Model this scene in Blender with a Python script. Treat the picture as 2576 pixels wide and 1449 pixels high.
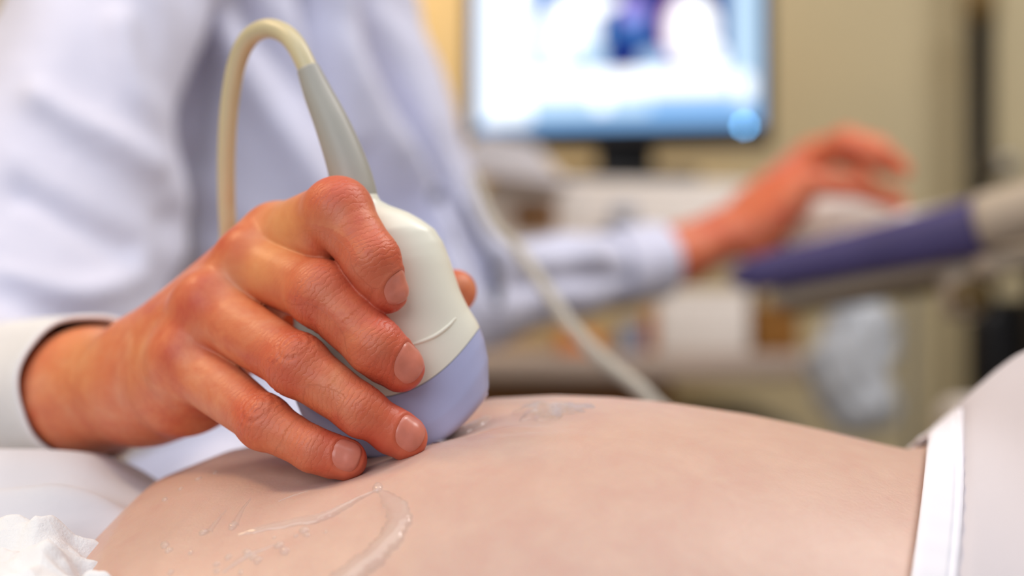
import bpy, bmesh, math, random
import numpy as np
from mathutils import Vector, Matrix
from mathutils.bvhtree import BVHTree

random.seed(7); rng = np.random.default_rng(7)
for o in list(bpy.data.objects): bpy.data.objects.remove(o)
SC = bpy.context.scene
COL = SC.collection
H = 1.05            # camera height above the floor
F = 50.0 / 36.0 * 2576

def P(px, py, d):
    """world point at depth d (metres from the lens) on the sight line of a photograph pixel"""
    return np.array([(px - 1288) / F * d, d, H - (py - 724.5) / F * d])

# ------------------------------------------------------------------ camera, world, lights, exposure
cam = bpy.data.cameras.new('camera'); camo = bpy.data.objects.new('camera', cam); COL.objects.link(camo)
camo.location = (0, 0, H); camo.rotation_euler = (math.radians(90), 0, 0)
cam.sensor_width = 36; cam.lens = 50; cam.clip_start = 0.02; cam.clip_end = 50
cam.dof.use_dof = True; cam.dof.focus_distance = 0.462; cam.dof.aperture_fstop = 3.3
cam.dof.aperture_blades = 9
SC.camera = camo
W = bpy.data.worlds.new('world'); SC.world = W; W.use_nodes = True
W.node_tree.nodes['Background'].inputs[0].default_value = (0.80, 0.88, 1.0, 1)
W.node_tree.nodes['Background'].inputs[1].default_value = 0.34
SC.view_settings.view_transform = 'Standard'; SC.view_settings.look = 'None'
SC.view_settings.exposure = 0.0; SC.view_settings.gamma = 1.0
SC.view_settings.use_curve_mapping = False
SC.cycles.use_denoising = True
SC.cycles.max_bounces = 8
SC.cycles.sample_clamp_indirect = 4.0

def lamp(name, loc, target, size, power, color, sy=None):
    l = bpy.data.lights.new(name, 'AREA'); l.energy = power; l.color = color
    l.shape = 'RECTANGLE'; l.size = size; l.size_y = sy or size
    o = bpy.data.objects.new(name, l); COL.objects.link(o); o.location = loc
    d = Vector(target) - Vector(loc); o.rotation_euler = d.to_track_quat('-Z', 'Y').to_euler()
    return o
lamp('ceiling_panel_light', (0.1, 0.30, 2.42), (0.05, 0.50, 0.9), 1.3, 9.3, (0.93, 0.95, 1.0), 1.0)
lamp('front_softbox', (-0.6, -1.0, 1.75), (0, 0.6, 1.0), 1.4, 14.5, (0.88, 0.94, 1.0), 1.1)  # added cool softbox behind the camera, brightens the camera-facing sides
lamp('exam_lamp', (-0.70, 0.62, 1.95), (-0.05, 0.5, 1.0), 0.16, 4.2, (1.0, 0.72, 0.42))
lamp('wall_lamp', (-0.35, 1.95, 1.75), (-0.2, 2.4, 1.25), 0.25, 5.0, (1.0, 0.62, 0.22))
lamp('back_fill_light', (0.9, 1.0, 2.42), (0.45, 1.9, 1.0), 0.7, 24, (1.0, 0.96, 0.93))  # added fill that brightens the fronts of the background equipment

# ------------------------------------------------------------------ colour and material helpers
def lin(c):
    if isinstance(c, str):
        c = [int(c[i:i+2], 16) / 255 for i in (0, 2, 4)]
    return tuple((x / 12.92 if x <= .04045 else ((x + .055) / 1.055) ** 2.4) for x in c) + (1,)

class NT:
    def __init__(s, name):
        s.m = bpy.data.materials.new(name); s.m.use_nodes = True
        s.t = s.m.node_tree; s.b = s.t.nodes['Principled BSDF']; s.out = s.t.nodes['Material Output']
    def n(s, typ, **kw):
        x = s.t.nodes.new(typ)
        for k, v in kw.items():
            if k.startswith('_'): setattr(x, k[1:], v)
            else: x.inputs[k.replace('__', ' ')].default_value = v
        return x
    def l(s, a, b): s.t.links.new(a, b)
    def coord(s): return s.n('ShaderNodeTexCoord').outputs['Object']
    def noise(s, scale, detail=3, rough=.5, dist=0, vec=None):
        x = s.n('ShaderNodeTexNoise'); x.inputs['Scale'].default_value = scale; x.inputs['Detail'].default_value = detail
        x.inputs['Roughness'].default_value = rough; x.inputs['Distortion'].default_value = dist
        s.l(vec or s.coord(), x.inputs['Vector']); return x.outputs['Fac']
    def ramp(s, fac, stops):
        r = s.n('ShaderNodeValToRGB'); e = r.color_ramp.elements
        while len(e) < len(stops): e.new(.5)
        for i, (p, c) in enumerate(stops):
            e[i].position = p; e[i].color = c if len(c) == 4 else lin(c)
        s.l(fac, r.inputs[0]); return r.outputs[0]
    def mix(s, fac, a, b, mode='MIX'):
        x = s.n('ShaderNodeMix'); x.data_type = 'RGBA'; x.blend_type = mode
        for i, v in ((0, fac), (6, a), (7, b)):
            if hasattr(v, 'is_linked') or hasattr(v, 'links'): s.l(v, x.inputs[i])
            else: x.inputs[i].default_value = v
        return x.outputs[2]
    def math(s, op, a, b=None):
        x = s.n('ShaderNodeMath'); x.operation = op
        for i, v in ((0, a), (1, b)):
            if v is None: continue
            if hasattr(v, 'links'): s.l(v, x.inputs[i])
            else: x.inputs[i].default_value = v
        return x.outputs[0]
    def bump(s, h, strength, dist, prev=None):
        b = s.n('ShaderNodeBump'); b.inputs['Strength'].default_value = strength; b.inputs['Distance'].default_value = dist
        s.l(h, b.inputs['Height'])
        if prev is not None: s.l(prev, b.inputs['Normal'])
        return b.outputs[0]

def plain(name, col, rough=.5, spec=.5, var=.05, scale=40, bump=0.0, bscale=200, metal=0, sss=0):
    """a single-colour surface with a little uneven tone and fine relief"""
    t = NT(name); c = lin(col)
    f = t.noise(scale, 4)
    lo = tuple(max(0, x * (1 - var)) for x in c[:3]) + (1,); hi = tuple(min(1, x * (1 + var)) for x in c[:3]) + (1,)
    t.l(t.ramp(f, [(.3, lo), (.7, hi)]), t.b.inputs['Base Color'])
    t.b.inputs['Roughness'].default_value = rough; t.b.inputs['Specular IOR Level'].default_value = spec
    t.b.inputs['Metallic'].default_value = metal
    if sss:
        t.b.inputs['Subsurface Weight'].default_value = sss; t.b.inputs['Subsurface Radius'].default_value = (1, .9, .8)
        t.b.inputs['Subsurface Scale'].default_value = .002
    if bump: t.l(t.bump(t.noise(bscale, 4), bump, .001), t.b.inputs['Normal'])
    return t.m

def skin(name, base, red, pale, sss=.25, wrinkle=False, rough=.45, fine=2600, finestr=.2, spots=False):
    t = NT(name); co = t.coord()
    f1 = t.noise(55, 5, .6, .5, co); f2 = t.noise(170, 4, .6, 0, co)
    c = t.ramp(f1, [(.3, lin(red)), (.5, lin(base)), (.72, lin(pale))])
    c = t.mix(.35, c, t.ramp(f2, [(.35, lin(red)), (.65, lin(base))]))
    at = t.n('ShaderNodeAttribute', _attribute_name='red')
    c = t.mix(at.outputs['Fac'], c, lin('C8503C') if wrinkle else lin('C07858'))
    if wrinkle:
        ay = t.n('ShaderNodeAttribute', _attribute_name='warm_light')
        c = t.mix(ay.outputs['Fac'], c, lin('E8A868'))  # tint of the painted warm highlights
    if spots:
        v = t.n('ShaderNodeTexVoronoi'); v.inputs['Scale'].default_value = 42; v.inputs['Randomness'].default_value = 1; t.l(co, v.inputs['Vector'])
        v2 = t.n('ShaderNodeSeparateColor'); t.l(v.outputs['Color'], v2.inputs[0])
        m = t.math('MULTIPLY', t.math('LESS_THAN', v.outputs['Distance'], .035), t.math('GREATER_THAN', v2.outputs[0], .72))
        c = t.mix(t.math('MULTIPLY', m, .55), c, lin('C9806A'))
    t.l(c, t.b.inputs['Base Color'])
    t.b.inputs['Roughness'].default_value = rough; t.b.inputs['Specular IOR Level'].default_value = .4
    t.b.inputs['Subsurface Weight'].default_value = sss
    t.b.inputs['Subsurface Radius'].default_value = (1, .28, .12); t.b.inputs['Subsurface Scale'].default_value = .0045
    nb = t.bump(t.noise(fine, 3, .6, 0, co), finestr, .0002)
    nb = t.bump(t.noise(420, 4, .6, .6, co), .35, .0004, nb)
    if wrinkle:
        wr = t.n('ShaderNodeAttribute', _attribute_name='wr'); ws = t.n('ShaderNodeAttribute', _attribute_name='ws')
        nz = t.noise(330, 3, .6, 0, co)
        ph = t.math('ADD', t.math('MULTIPLY', ws.outputs['Fac'], 1.0), t.math('MULTIPLY', nz, 6.5))
        w = t.math('POWER', t.math('ABSOLUTE', t.math('SINE', ph)), .35)
        nb = t.bump(t.math('MULTIPLY', w, wr.outputs['Fac']), .45, .0004, nb)
    t.l(nb, t.b.inputs['Normal'])
    return t.m

def fabric(name, col, weave=1800, bump=.3, var=.03, rough=.85, wrinkle=0.0, sss=0):
    t = NT(name); co = t.coord(); c = lin(col)
    lo = tuple(x * (1 - var) for x in c[:3]) + (1,)
    t.l(t.ramp(t.noise(15, 4, .5, 0, co), [(.3, lo), (.7, c)]), t.b.inputs['Base Color'])
    t.b.inputs['Roughness'].default_value = rough; t.b.inputs['Specular IOR Level'].default_value = .15
    t.b.inputs['Sheen Weight'].default_value = .15
    if sss:
        t.b.inputs['Subsurface Weight'].default_value = sss; t.b.inputs['Subsurface Radius'].default_value = (1, 1, 1); t.b.inputs['Subsurface Scale'].default_value = .003
    nb = t.bump(t.noise(weave, 2, .5, 0, co), bump, .0002)
    if wrinkle: nb = t.bump(t.noise(28, 4, .55, 1.0, co), wrinkle, .01, nb)
    t.l(nb, t.b.inputs['Normal'])
    return t.m

M = {}
M['hand'] = skin('skin_hand', 'DC7F55', 'C6573E', 'E49D76', .16, wrinkle=True, rough=.42)
M['belly'] = skin('skin_belly', 'CFAB9A', 'CBA192', 'D6B3A1', .25, rough=.4, finestr=.18, spots=True)
M['nail'] = plain('nail', 'D07A66', .3, .5, .06, 300)
M['coat'] = fabric('white_coat_cotton', 'D6D6E9', wrinkle=.22)
M['cuffcloth'] = fabric('white_cuff_cotton', 'E9E6E6', wrinkle=.15)
M['band'] = fabric('white_hem_band', 'EFEBF2', 2600, .2, sss=.1)
M['top'] = fabric('white_jersey', 'D0C7CA', 2600, .2, sss=.15)
M['sheet'] = fabric('sheet_linen', 'D8D7DE', 1500, .2, wrinkle=.1)
M['tissue'] = plain('tissue_paper', 'F1EFF0', .85, .1, .02, 60, .4, 900, sss=.15)
M['cream'] = plain('cream_plastic', 'EFEBDA', .33, .5, .015, 30, .04, 1500)
M['lavender'] = plain('lavender_rubber', 'B2B6DA', .34, .5, .03, 60, .05, 1500)
M['boot'] = plain('grey_boot_rubber', 'A8A49B', .42, .4, .03, 40, .05, 1500)
M['cable'] = plain('beige_cable_sheath', 'D2C39C', .36, .5, .04, 30)
M['greycable'] = plain('grey_cable_sheath', 'B4AEA2', .4, .5, .04, 30)
M['black'] = plain('black_plastic', '0E0C10', .4, .4, .1)
M['dark'] = plain('dark_matt', '3B3540', .8, .2, .1)
M['button'] = plain('grey_button', '6F6C7C', .35, .5, .05)
M['wall'] = plain('wall_paint', 'BEB293', .75, .3, .025, 3, .1, 300)
M['floor'] = plain('vinyl_floor', '8C8478', .45, .4, .06, 8)
M['ceil'] = plain('ceiling_paint', 'E4E0D8', .8, .2, .03, 6)
M['beige'] = plain('beige_machine_plastic', 'B4A491', .45, .4, .04, 20)
M['offwhite'] = plain('offwhite_plastic', 'E9E0DA', .5, .4, .03, 15)
M['purple'] = plain('purple_grey_pad', '4B4472', .5, .4, .08, 20)
M['desk'] = plain('desk_laminate', 'B09E92', .4, .4, .05, 20)
t = NT('cabinet_oak'); co = t.coord(); mp = t.n('ShaderNodeMapping'); mp.inputs['Scale'].default_value = (3, 20, 60); t.l(co, mp.inputs[0])
t.l(t.ramp(t.noise(2.5, 5, .6, 1.5, mp.outputs[0]), [(.3, lin('6E4310')), (.7, lin('96601C'))]), t.b.inputs['Base Color']); t.b.inputs['Roughness'].default_value = .45
M['oak'] = t.m
M['card'] = plain('brown_cardboard', '8A5E2C', .8, .2, .06, 25)
M['orange'] = plain('orange_paper', 'E2852C', .6, .3, .08, 40)
M['bluegrey'] = plain('bluegrey_plastic', '8E95AA', .5, .4, .05, 30)
M['grey'] = plain('grey_plastic', '6F6A66', .5, .4, .06, 20)
M['bag'] = plain('pale_plastic_film', 'C4C8D0', .3, .5, .05, 60, .3, 120)
M['steel'] = plain('brushed_steel', '8E8A84', .35, .5, .04, 60, metal=.8)
M['tan'] = plain('tan_plastic', '6F5A34', .5, .4, .05, 30)

# gel: clear film that lets the skin show through and mirrors the lamps
def gelmat(name, milk, bump=.0, rough=.06):
    t = NT(name); nt = t.t
    tr = t.n('ShaderNodeBsdfTransparent'); tr.inputs[0].default_value = (1, 1, 1, 1)
    gl = t.n('ShaderNodeBsdfGlossy'); gl.inputs['Roughness'].default_value = rough
    d1 = t.n('ShaderNodeBsdfDiffuse'); d1.inputs[0].default_value = (.98, .94, .90, 1)
    d2 = t.n('ShaderNodeBsdfTranslucent'); d2.inputs[0].default_value = (1, .96, .92, 1)
    df = t.n('ShaderNodeMixShader'); df.inputs[0].default_value = .45; t.l(d1.outputs[0], df.inputs[1]); t.l(d2.outputs[0], df.inputs[2])
    ge = t.n('ShaderNodeNewGeometry'); dt = t.n('ShaderNodeVectorMath'); dt.operation = 'DOT_PRODUCT'
    t.l(ge.outputs['Incoming'], dt.inputs[1]); t.l(ge.outputs['Normal'], dt.inputs[0])
    om = t.math('SUBTRACT', 1.0, t.math('ABSOLUTE', dt.outputs['Value']))
    frv = t.math('ADD', .05, t.math('MULTIPLY', .95, t.math('POWER', om, 5.0)))
    if bump:
        nb = t.bump(t.noise(350, 3, .6, .8), bump, .001)
        t.l(nb, gl.inputs['Normal']); t.l(nb, dt.inputs[0])
    a = t.n('ShaderNodeMixShader'); a.inputs[0].default_value = milk; t.l(tr.outputs[0], a.inputs[1]); t.l(df.outputs[0], a.inputs[2])
    b = t.n('ShaderNodeMixShader'); t.l(frv, b.inputs[0]); t.l(a.outputs[0], b.inputs[1]); t.l(gl.outputs[0], b.inputs[2])
    t.l(b.outputs[0], t.out.inputs['Surface']); return t.m
M['gel'] = gelmat('ultrasound_gel', .24, rough=.07)
M['gelwet'] = gelmat('gel_wet_film', .04, .4, .12)

# ------------------------------------------------------------------ object helpers
def link_mesh(name, V, Fc, mat, parent=None, base=(0, 0, 0), smooth=True):
    V = np.asarray(V, float) - np.asarray(base, float)
    me = bpy.data.meshes.new(name)
    if isinstance(Fc, np.ndarray) and Fc.ndim == 2:
        n, k = Fc.shape
        me.vertices.add(len(V)); me.vertices.foreach_set('co', V.astype(np.float32).ravel())
        me.loops.add(n * k); me.loops.foreach_set('vertex_index', Fc.astype(np.int32).ravel())
        me.polygons.add(n); me.polygons.foreach_set('loop_start', np.arange(0, n * k, k, dtype=np.int32))
        me.update(calc_edges=True)
    else:
        me.from_pydata([tuple(v) for v in V], [], [tuple(int(i) for i in f) for f in Fc])
        me.update()
    if smooth: me.shade_smooth()
    me.materials.append(mat)
    o = bpy.data.objects.new(name, me); COL.objects.link(o)
    if parent is not None: o.parent = parent
    else: o.location = base
    return o

class Thing:
    def __init__(s, name, label, cat, base, group=None):
        s.base = np.array(base, float)
        s.o = bpy.data.objects.new(name, None); COL.objects.link(s.o); s.o.location = base
        s.o.empty_display_size = .05
        s.o['label'] = label; s.o['category'] = cat
        if group: s.o['group'] = group
    def part(s, name, geo, mat, label=None, parent=None, smooth=True):
        o = link_mesh(name, geo[0], geo[1], mat, parent or s.o, s.base, smooth)
        if label: o['label'] = label
        return o
def tag(o, label, cat, group=None, kind=None):
    o['label'] = label; o['category'] = cat
    if group: o['group'] = group
    if kind: o['kind'] = kind
    return o
def struct(name, geo, mat, smooth=False):
    o = link_mesh(name, geo[0], geo[1], mat, None, (0, 0, 0), smooth); o['kind'] = 'structure'; return o

def join(*geos):
    V = []; Fc = []; n = 0
    for v, f in geos:
        V += [tuple(x) for x in v]; Fc += [tuple(int(i) + n for i in q) for q in f]; n += len(v)
    return V, Fc
def rot(deg, axis): return np.array(Matrix.Rotation(math.radians(deg), 3, axis))
def rbox(c, s, r=.004, R=None, seg=3):
    bm = bmesh.new(); bmesh.ops.create_cube(bm, size=1)
    for v in bm.verts: v.co = Vector((v.co.x * s[0], v.co.y * s[1], v.co.z * s[2]))
    if r: bmesh.ops.bevel(bm, geom=list(bm.edges), offset=min(r, min(s) * .49), segments=seg, profile=.5, affect='EDGES')
    V = np.array([v.co[:] for v in bm.verts]); Fc = [[v.index for v in f.verts] for f in bm.faces]; bm.free()
    if R is not None: V = V @ R.T
    return V + np.array(c), Fc
def catmull(pts, n=10):
    pts = np.asarray(pts, float); p = np.vstack([2 * pts[0] - pts[1], pts, 2 * pts[-1] - pts[-2]]); out = []
    for i in range(len(pts) - 1):
        a, b, c, d = p[i:i + 4]
        for k in range(n):
            t = k / n
            out.append(.5 * ((2 * b) + (-a + c) * t + (2 * a - 5 * b + 4 * c - d) * t * t + (-a + 3 * b - 3 * c + d) * t ** 3))
    out.append(pts[-1]); return np.array(out)
def tube(path, rad, seg=20, cap=True, squash=None):
    path = np.asarray(path, float); n = len(path); rad = np.broadcast_to(rad, n)
    T = np.gradient(path, axis=0); T /= np.linalg.norm(T, axis=1)[:, None]
    u = np.cross(T[0], [0, 1, .13]); u /= np.linalg.norm(u); V = []
    for i in range(n):
        u = u - T[i] * (u @ T[i]); u /= np.linalg.norm(u); w = np.cross(T[i], u)
        for k in range(seg):
            a = 2 * math.pi * k / seg; V.append(path[i] + rad[i] * (u * math.cos(a) + w * math.sin(a)))
    Fc = [(i * seg + k, i * seg + (k + 1) % seg, (i + 1) * seg + (k + 1) % seg, (i + 1) * seg + k) for i in range(n - 1) for k in range(seg)]
    if cap: Fc += [tuple(range(seg))[::-1], tuple((n - 1) * seg + k for k in range(seg))]
    return V, Fc
def frame_of(axis, hint=(0, 0, 1)):
    a = np.array(axis, float); a /= np.linalg.norm(a); u = np.cross(hint, a); u /= np.linalg.norm(u); return a, u, np.cross(a, u)
def lathe(prof, c, axis=(0, 0, 1), seg=28, hint=(0, 1, 0), closed=True):
    """prof: list of (radius, distance along the axis)"""
    a, u, w = frame_of(axis, hint); V = []
    for r, z in prof:
        for k in range(seg):
            t = 2 * math.pi * k / seg; V.append(np.array(c) + a * z + r * (u * math.cos(t) + w * math.sin(t)))
    n = len(prof)
    Fc = [(i * seg + k, i * seg + (k + 1) % seg, (i + 1) * seg + (k + 1) % seg, (i + 1) * seg + k) for i in range(n - 1) for k in range(seg)]
    if closed: Fc += [tuple(range(seg))[::-1], tuple((n - 1) * seg + k for k in range(seg))]
    return V, Fc
def gridfaces(nu, nv, wrap=False):
    i = np.arange(nu - 1)[:, None]; j = np.arange(nv if wrap else nv - 1)[None, :]
    a = i * nv + j; b = i * nv + (j + 1) % nv
    return np.stack([a, b, b + nv, a + nv], -1).reshape(-1, 4)

# ------------------------------------------------------------------ signed-distance modelling (continuous skin)
def smin(a, b, k):
    h = np.maximum(k - np.abs(a - b), 0) / k
    return np.minimum(a, b) - h * h * k * .25
def cone(p, a, b, ra, rb, flat=None):
    """tapered capsule; flat=(direction, factor) squeezes it along a direction"""
    a = np.asarray(a); b = np.asarray(b)
    if flat is not None:
        n = np.asarray(flat[0], float); n = n / np.linalg.norm(n); k = 1 / flat[1] - 1
        q = p - a; q = q + (q @ n)[:, None] * n * k
        ab = b - a; ab = ab + (ab @ n) * n * k
    else: q = p - a; ab = b - a
    h = np.clip((q @ ab) / (ab @ ab), 0, 1)
    return np.linalg.norm(q - h[:, None] * ab, axis=1) - (ra + (rb - ra) * h)
def nets(f, lo, hi, h):
    """surface nets over a box, evaluated only near the surface"""
    lo = np.array(lo, float); B = 4
    n = (np.ceil((np.array(hi) - lo) / h / B).astype(int)) * B
    nb = n // B
    g = np.stack(np.meshgrid(*[np.arange(k) for k in nb], indexing='ij'), -1).reshape(-1, 3)
    fc = f(lo + (g * B + B / 2 - .5) * h)
    near = np.abs(fc) < B * h * 1.35
    vol = np.sign(fc).reshape(nb)
    vol = np.repeat(np.repeat(np.repeat(vol, B, 0), B, 1), B, 2).astype(np.float32)
    gi = g[near]; off = np.stack(np.meshgrid(*[np.arange(B)] * 3, indexing='ij'), -1).reshape(-1, 3)
    for s in range(0, len(gi), 6000):
        ii = (gi[s:s + 6000, None, :] * B + off[None]).reshape(-1, 3)
        vol[ii[:, 0], ii[:, 1], ii[:, 2]] = f(lo + ii * h)
    ins = vol < 0
    corners = [(a, b, c) for a in (0, 1) for b in (0, 1) for c in (0, 1)]
    S = lambda A, c: A[c[0]:n[0] - 1 + c[0], c[1]:n[1] - 1 + c[1], c[2]:n[2] - 1 + c[2]]
    cnt = sum(S(ins, c).astype(np.int8) for c in corners)
    act = np.argwhere((cnt > 0) & (cnt < 8)); idx = -np.ones(n - 1, dtype=np.int64); idx[act[:, 0], act[:, 1], act[:, 2]] = np.arange(len(act))
    acc = np.zeros((len(act), 3)); num = np.zeros(len(act))
    val = {c: vol[act[:, 0] + c[0], act[:, 1] + c[1], act[:, 2] + c[2]] for c in corners}
    for a in corners:
        for ax in range(3):
            if a[ax]: continue
            b = list(a); b[ax] = 1; b = tuple(b)
            va, vb = val[a], val[b]; m = (va < 0) != (vb < 0)
            t = np.where(m, va / np.where(m, va - vb, 1), 0)
            p = np.tile(np.array(a, float), (len(act), 1)); p[:, ax] = t
            acc[m] += p[m]; num[m] += 1
    V = lo + (act + acc / num[:, None]) * h
    Fs = []
    for ax in range(3):
        u, v = (ax + 1) % 3, (ax + 2) % 3
        sl0 = [slice(1, n[k] - 1) for k in range(3)]; sl1 = list(sl0)
        sl0[ax] = slice(0, n[ax] - 1); sl1[ax] = slice(1, n[ax])
        A = ins[tuple(sl0)]; Bm = ins[tuple(sl1)]
        o = np.ones(3, int); o[ax] = 0
        for m, flip in (((A & ~Bm), False), ((~A & Bm), True)):
            e = np.argwhere(m) + o
            if not len(e): continue
            du = np.zeros(3, int); du[u] = 1; dv = np.zeros(3, int); dv[v] = 1
            q = [e - du - dv, e - dv, e, e - du]
            q = np.stack([idx[k[:, 0], k[:, 1], k[:, 2]] for k in q], 1)
            Fs.append(q[:, ::-1] if flip else q)
    Fc = np.vstack(Fs); Fc = Fc[(Fc >= 0).all(1)]
    return V, Fc
def grad(f, V, e=3e-4):
    g = np.stack([f(V + d) - f(V - d) for d in np.eye(3) * e], 1)
    return g / np.maximum(np.linalg.norm(g, axis=1), 1e-9)[:, None]
def snap(f, V, it=2, e=3e-4):
    for _ in range(it):
        g = np.stack([f(V + d) - f(V - d) for d in np.eye(3) * e], 1) / (2 * e)
        V = V - (f(V) / np.maximum((g * g).sum(1), .2))[:, None] * g
    return V

# ================================================================== THE ROOM
def slab(x0, x1, y0, y1, z0, z1): return rbox(((x0 + x1) / 2, (y0 + y1) / 2, (z0 + z1) / 2), (x1 - x0, y1 - y0, z1 - z0), 0)
struct('floor', slab(-1.7, 1.9, -1.6, 2.5, -.05, 0), M['floor'])
struct('ceiling', slab(-1.7, 1.9, -.1, 2.5, 2.5, 2.55), M['ceil'])
struct('wall_back', slab(-1.7, 1.9, 2.4, 2.5, 0, 2.5), M['wall'])
struct('wall_left', slab(-1.8, -1.7, -1.6, 2.5, 0, 2.5), M['wall'])
struct('wall_right', slab(1.9, 2.0, -1.6, 2.5, 0, 2.5), M['wall'])
struct('baseboard_back', slab(-1.7, 1.9, 2.385, 2.4, 0, .1), M['offwhite'])

# ================================================================== PATIENT
CREST = [(-1500, 1490), (-300, 1480), (120, 1480), (200, 1440), (255, 1375), (300, 1300), (400, 1205), (560, 1140), (700, 1110), (900, 1068), (1100, 1020),
         (1240, 1003), (1400, 997), (1550, 1003), (1700, 1018), (1900, 1048), (2100, 1090), (2250, 1126), (2320, 1140), (2400, 1130), (2470, 1098), (2576, 990), (2700, 890), (2900, 820), (3300, 800)]
YC = .525
cx = np.array([(p[0] - 1288) / F * YC for p in CREST]); cz = np.array([H - (p[1] - 724.5) / F * YC for p in CREST])
_xs = np.linspace(cx[0], cx[-1], 1400); _zs = np.interp(_xs, cx, cz)
_k = np.exp(-np.linspace(-2.5, 2.5, 21) ** 2); _k /= _k.sum()
_zs = np.convolve(np.pad(_zs, 10, mode='edge'), _k, 'valid')
def crest(x): return np.interp(x, _xs, _zs)
def body_point(x, th, off=0.0):
    """skin of the patient's trunk; th=0 on top, positive towards the camera"""
    zc = crest(x)
    b = .150 + .012 * np.tanh(x * 6); a = .112 + .01 * np.tanh(x * 8)
    s = np.sin(th); c = np.cos(th)
    y = YC - (b + off) * s * (1 + .05 * np.sin(th) ** 2); z = zc - a + (a + off) * c
    top = np.clip(c, 0, 1)
    # dent under the probe, soft rise of skin in front of it, navel
    def g(px, py_, sx, sy): return np.exp(-((x - px) / sx) ** 2 - ((y - py_) / sy) ** 2)
    z = z - top * (.0095 * g(-.036, .502, .040, .026) + .004 * g(-.062, .470, .024, .012))
    z = z + top * .0022 * g(.001, .462, .03, .010)
    z = z - top * (.0075 * g(-.0068, .4835, .0042, .0045))
    z = z + top * (.0016 * g(-.002, .476, .010, .004))
    return np.stack([x, y, z], -1)
def trunk(x0, x1, nx, t0, t1, nt, off=0.0, wrap=False):
    X = np.linspace(x0, x1, nx); Tt = np.linspace(t0, t1, nt, endpoint=not wrap)
    x, th = np.meshgrid(X, Tt, indexing='ij')
    return body_point(x, th, off).reshape(-1, 3), gridfaces(nx, nt, wrap)
patient = Thing('person', 'person lying on their back, bare belly, white top pulled up', 'person', (0, .52, .76))
# dense where the belly shows, one closed body
X = np.concatenate([np.linspace(-.40, -.17, 30, endpoint=False), np.linspace(-.17, .18, 420, endpoint=False), np.linspace(.18, .60, 50)])
Tt = np.concatenate([np.linspace(-1.0, 1.6, 420, endpoint=False), np.linspace(1.6, 2 * math.pi - 1.0, 60, endpoint=False)])
x, th = np.meshgrid(X, Tt, indexing='ij')
BV = body_point(x, th).reshape(-1, 3); BF = gridfaces(len(X), len(Tt), True)
nT = len(Tt)
c0 = BV[:nT].mean(0); c1 = BV[-nT:].mean(0); nB = len(BV)
BVc = np.vstack([BV, c0, c1])
caps = [(nB, (k + 1) % nT, k) for k in range(nT)] + [(nB + 1, nB - nT + k, nB - nT + (k + 1) % nT) for k in range(nT)]
pb = patient.part('body', (BVc, [tuple(f) for f in BF[:, ::-1]] + [c[::-1] for c in caps]), M['belly'])
at = pb.data.attributes.new('red', 'FLOAT', 'POINT')
nv = np.exp(-((BVc[:, 0] + .0068) / .005) ** 2 - ((BVc[:, 1] - .4835) / .006) ** 2)
at.data.foreach_set('value', (.75 * nv).astype(np.float32))
bvh = BVHTree.FromPolygons([tuple(v) for v in BV], [tuple(int(i) for i in f) for f in BF])
def hit(px, py):
    d = Vector(P(px, py, 1.0)) - Vector((0, 0, H)); r = bvh.ray_cast(Vector((0, 0, H)), d.normalized())
    return None if r[0] is None else np.array(r[0])
def near(p):
    r = bvh.find_nearest(Vector(p)); n = np.array(r[1]); q = np.array(r[0])
    if n @ (np.array([0, YC, H - .2]) - q) > 0: n = -n
    return q, n

# white top: shell over the chest, hem band and stitched seam
def hem_x(th): return .1535 - .050 * np.clip(th, -.3, 1.3)
def shell(xa, xb, nx, nt, off_fn, t0=-1.3, t1=1.9, thick=.0016):
    Tt = np.linspace(t0, t1, nt); u = np.linspace(0, 1, nx)
    U, TH = np.meshgrid(u, Tt, indexing='ij'); A = xa(TH); Bx = xb(TH); X = A + (Bx - A) * U
    o = off_fn(U, X, TH)
    V1 = body_point(X, TH, 0.0); Vo = body_point(X, TH, .01); N = Vo - V1; N /= np.linalg.norm(N, axis=-1)[..., None]
    Vt = V1 + N * o[..., None]; Vb = V1 + N * (o - thick)[..., None]
    V = np.vstack([Vt.reshape(-1, 3), Vb.reshape(-1, 3)]); n = nx * nt
    F1 = gridfaces(nx, nt)[:, ::-1]; F2 = gridfaces(nx, nt) + n
    e = []
    for a, b in zip(range(nt - 1), range(1, nt)): e += [(a, b, b + n, a + n), ((nx - 1) * nt + b, (nx - 1) * nt + a, (nx - 1) * nt + a + n, (nx - 1) * nt + b + n)]
    for i in range(nx - 1): a = i * nt; b = a + nt; e += [(b, a, a + n, b + n), (a + nt - 1, b + nt - 1, b + nt - 1 + n, a + nt - 1 + n)]
    return V, [tuple(f) for f in F1] + [tuple(f) for f in F2] + e
rise = lambda X: .010 * np.clip((X - .18) / .1, 0, 1) ** 2
patient_top = patient.part('white_top', shell(lambda t: hem_x(t) + .0125, lambda t: .58 + 0 * t, 90, 140,
    lambda U, X, TH: .0042 + rise(X) + .0007 * np.sin(TH * 9 + X * 60) * np.clip(U * 20, 0, 1) - .0009 * np.exp(-((X - hem_x(TH) - .0128) / .0012) ** 2)), M['top'])
patient.part('hem_band', shell(lambda t: hem_x(t), lambda t: hem_x(t) + .0130, 26, 140,
    lambda U, X, TH: .0052 + rise(X) - .0012 * (2 * np.abs(U - .5)) ** 6 - .0007 * np.exp(-((U - .80) / .05) ** 2) + .0003 * np.sin(TH * 70)), M['band'], parent=patient_top)

# ------------------------------------------------------------------ bed, sheet, tissue
bed = Thing('exam_table', 'padded exam table under the lying person', 'bed', (0, .5, 0))
bed.part('mattress', rbox((.05, .50, .765 - .045), (1.7, .42, .09), .02), M['bluegrey'])
bed.part('base', rbox((.05, .50, .40), (1.2, .3, .55), .02), M['offwhite'])
bed.part('foot', rbox((.05, .50, .063), (1.3, .36, .12), .02), M['black'])

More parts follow.
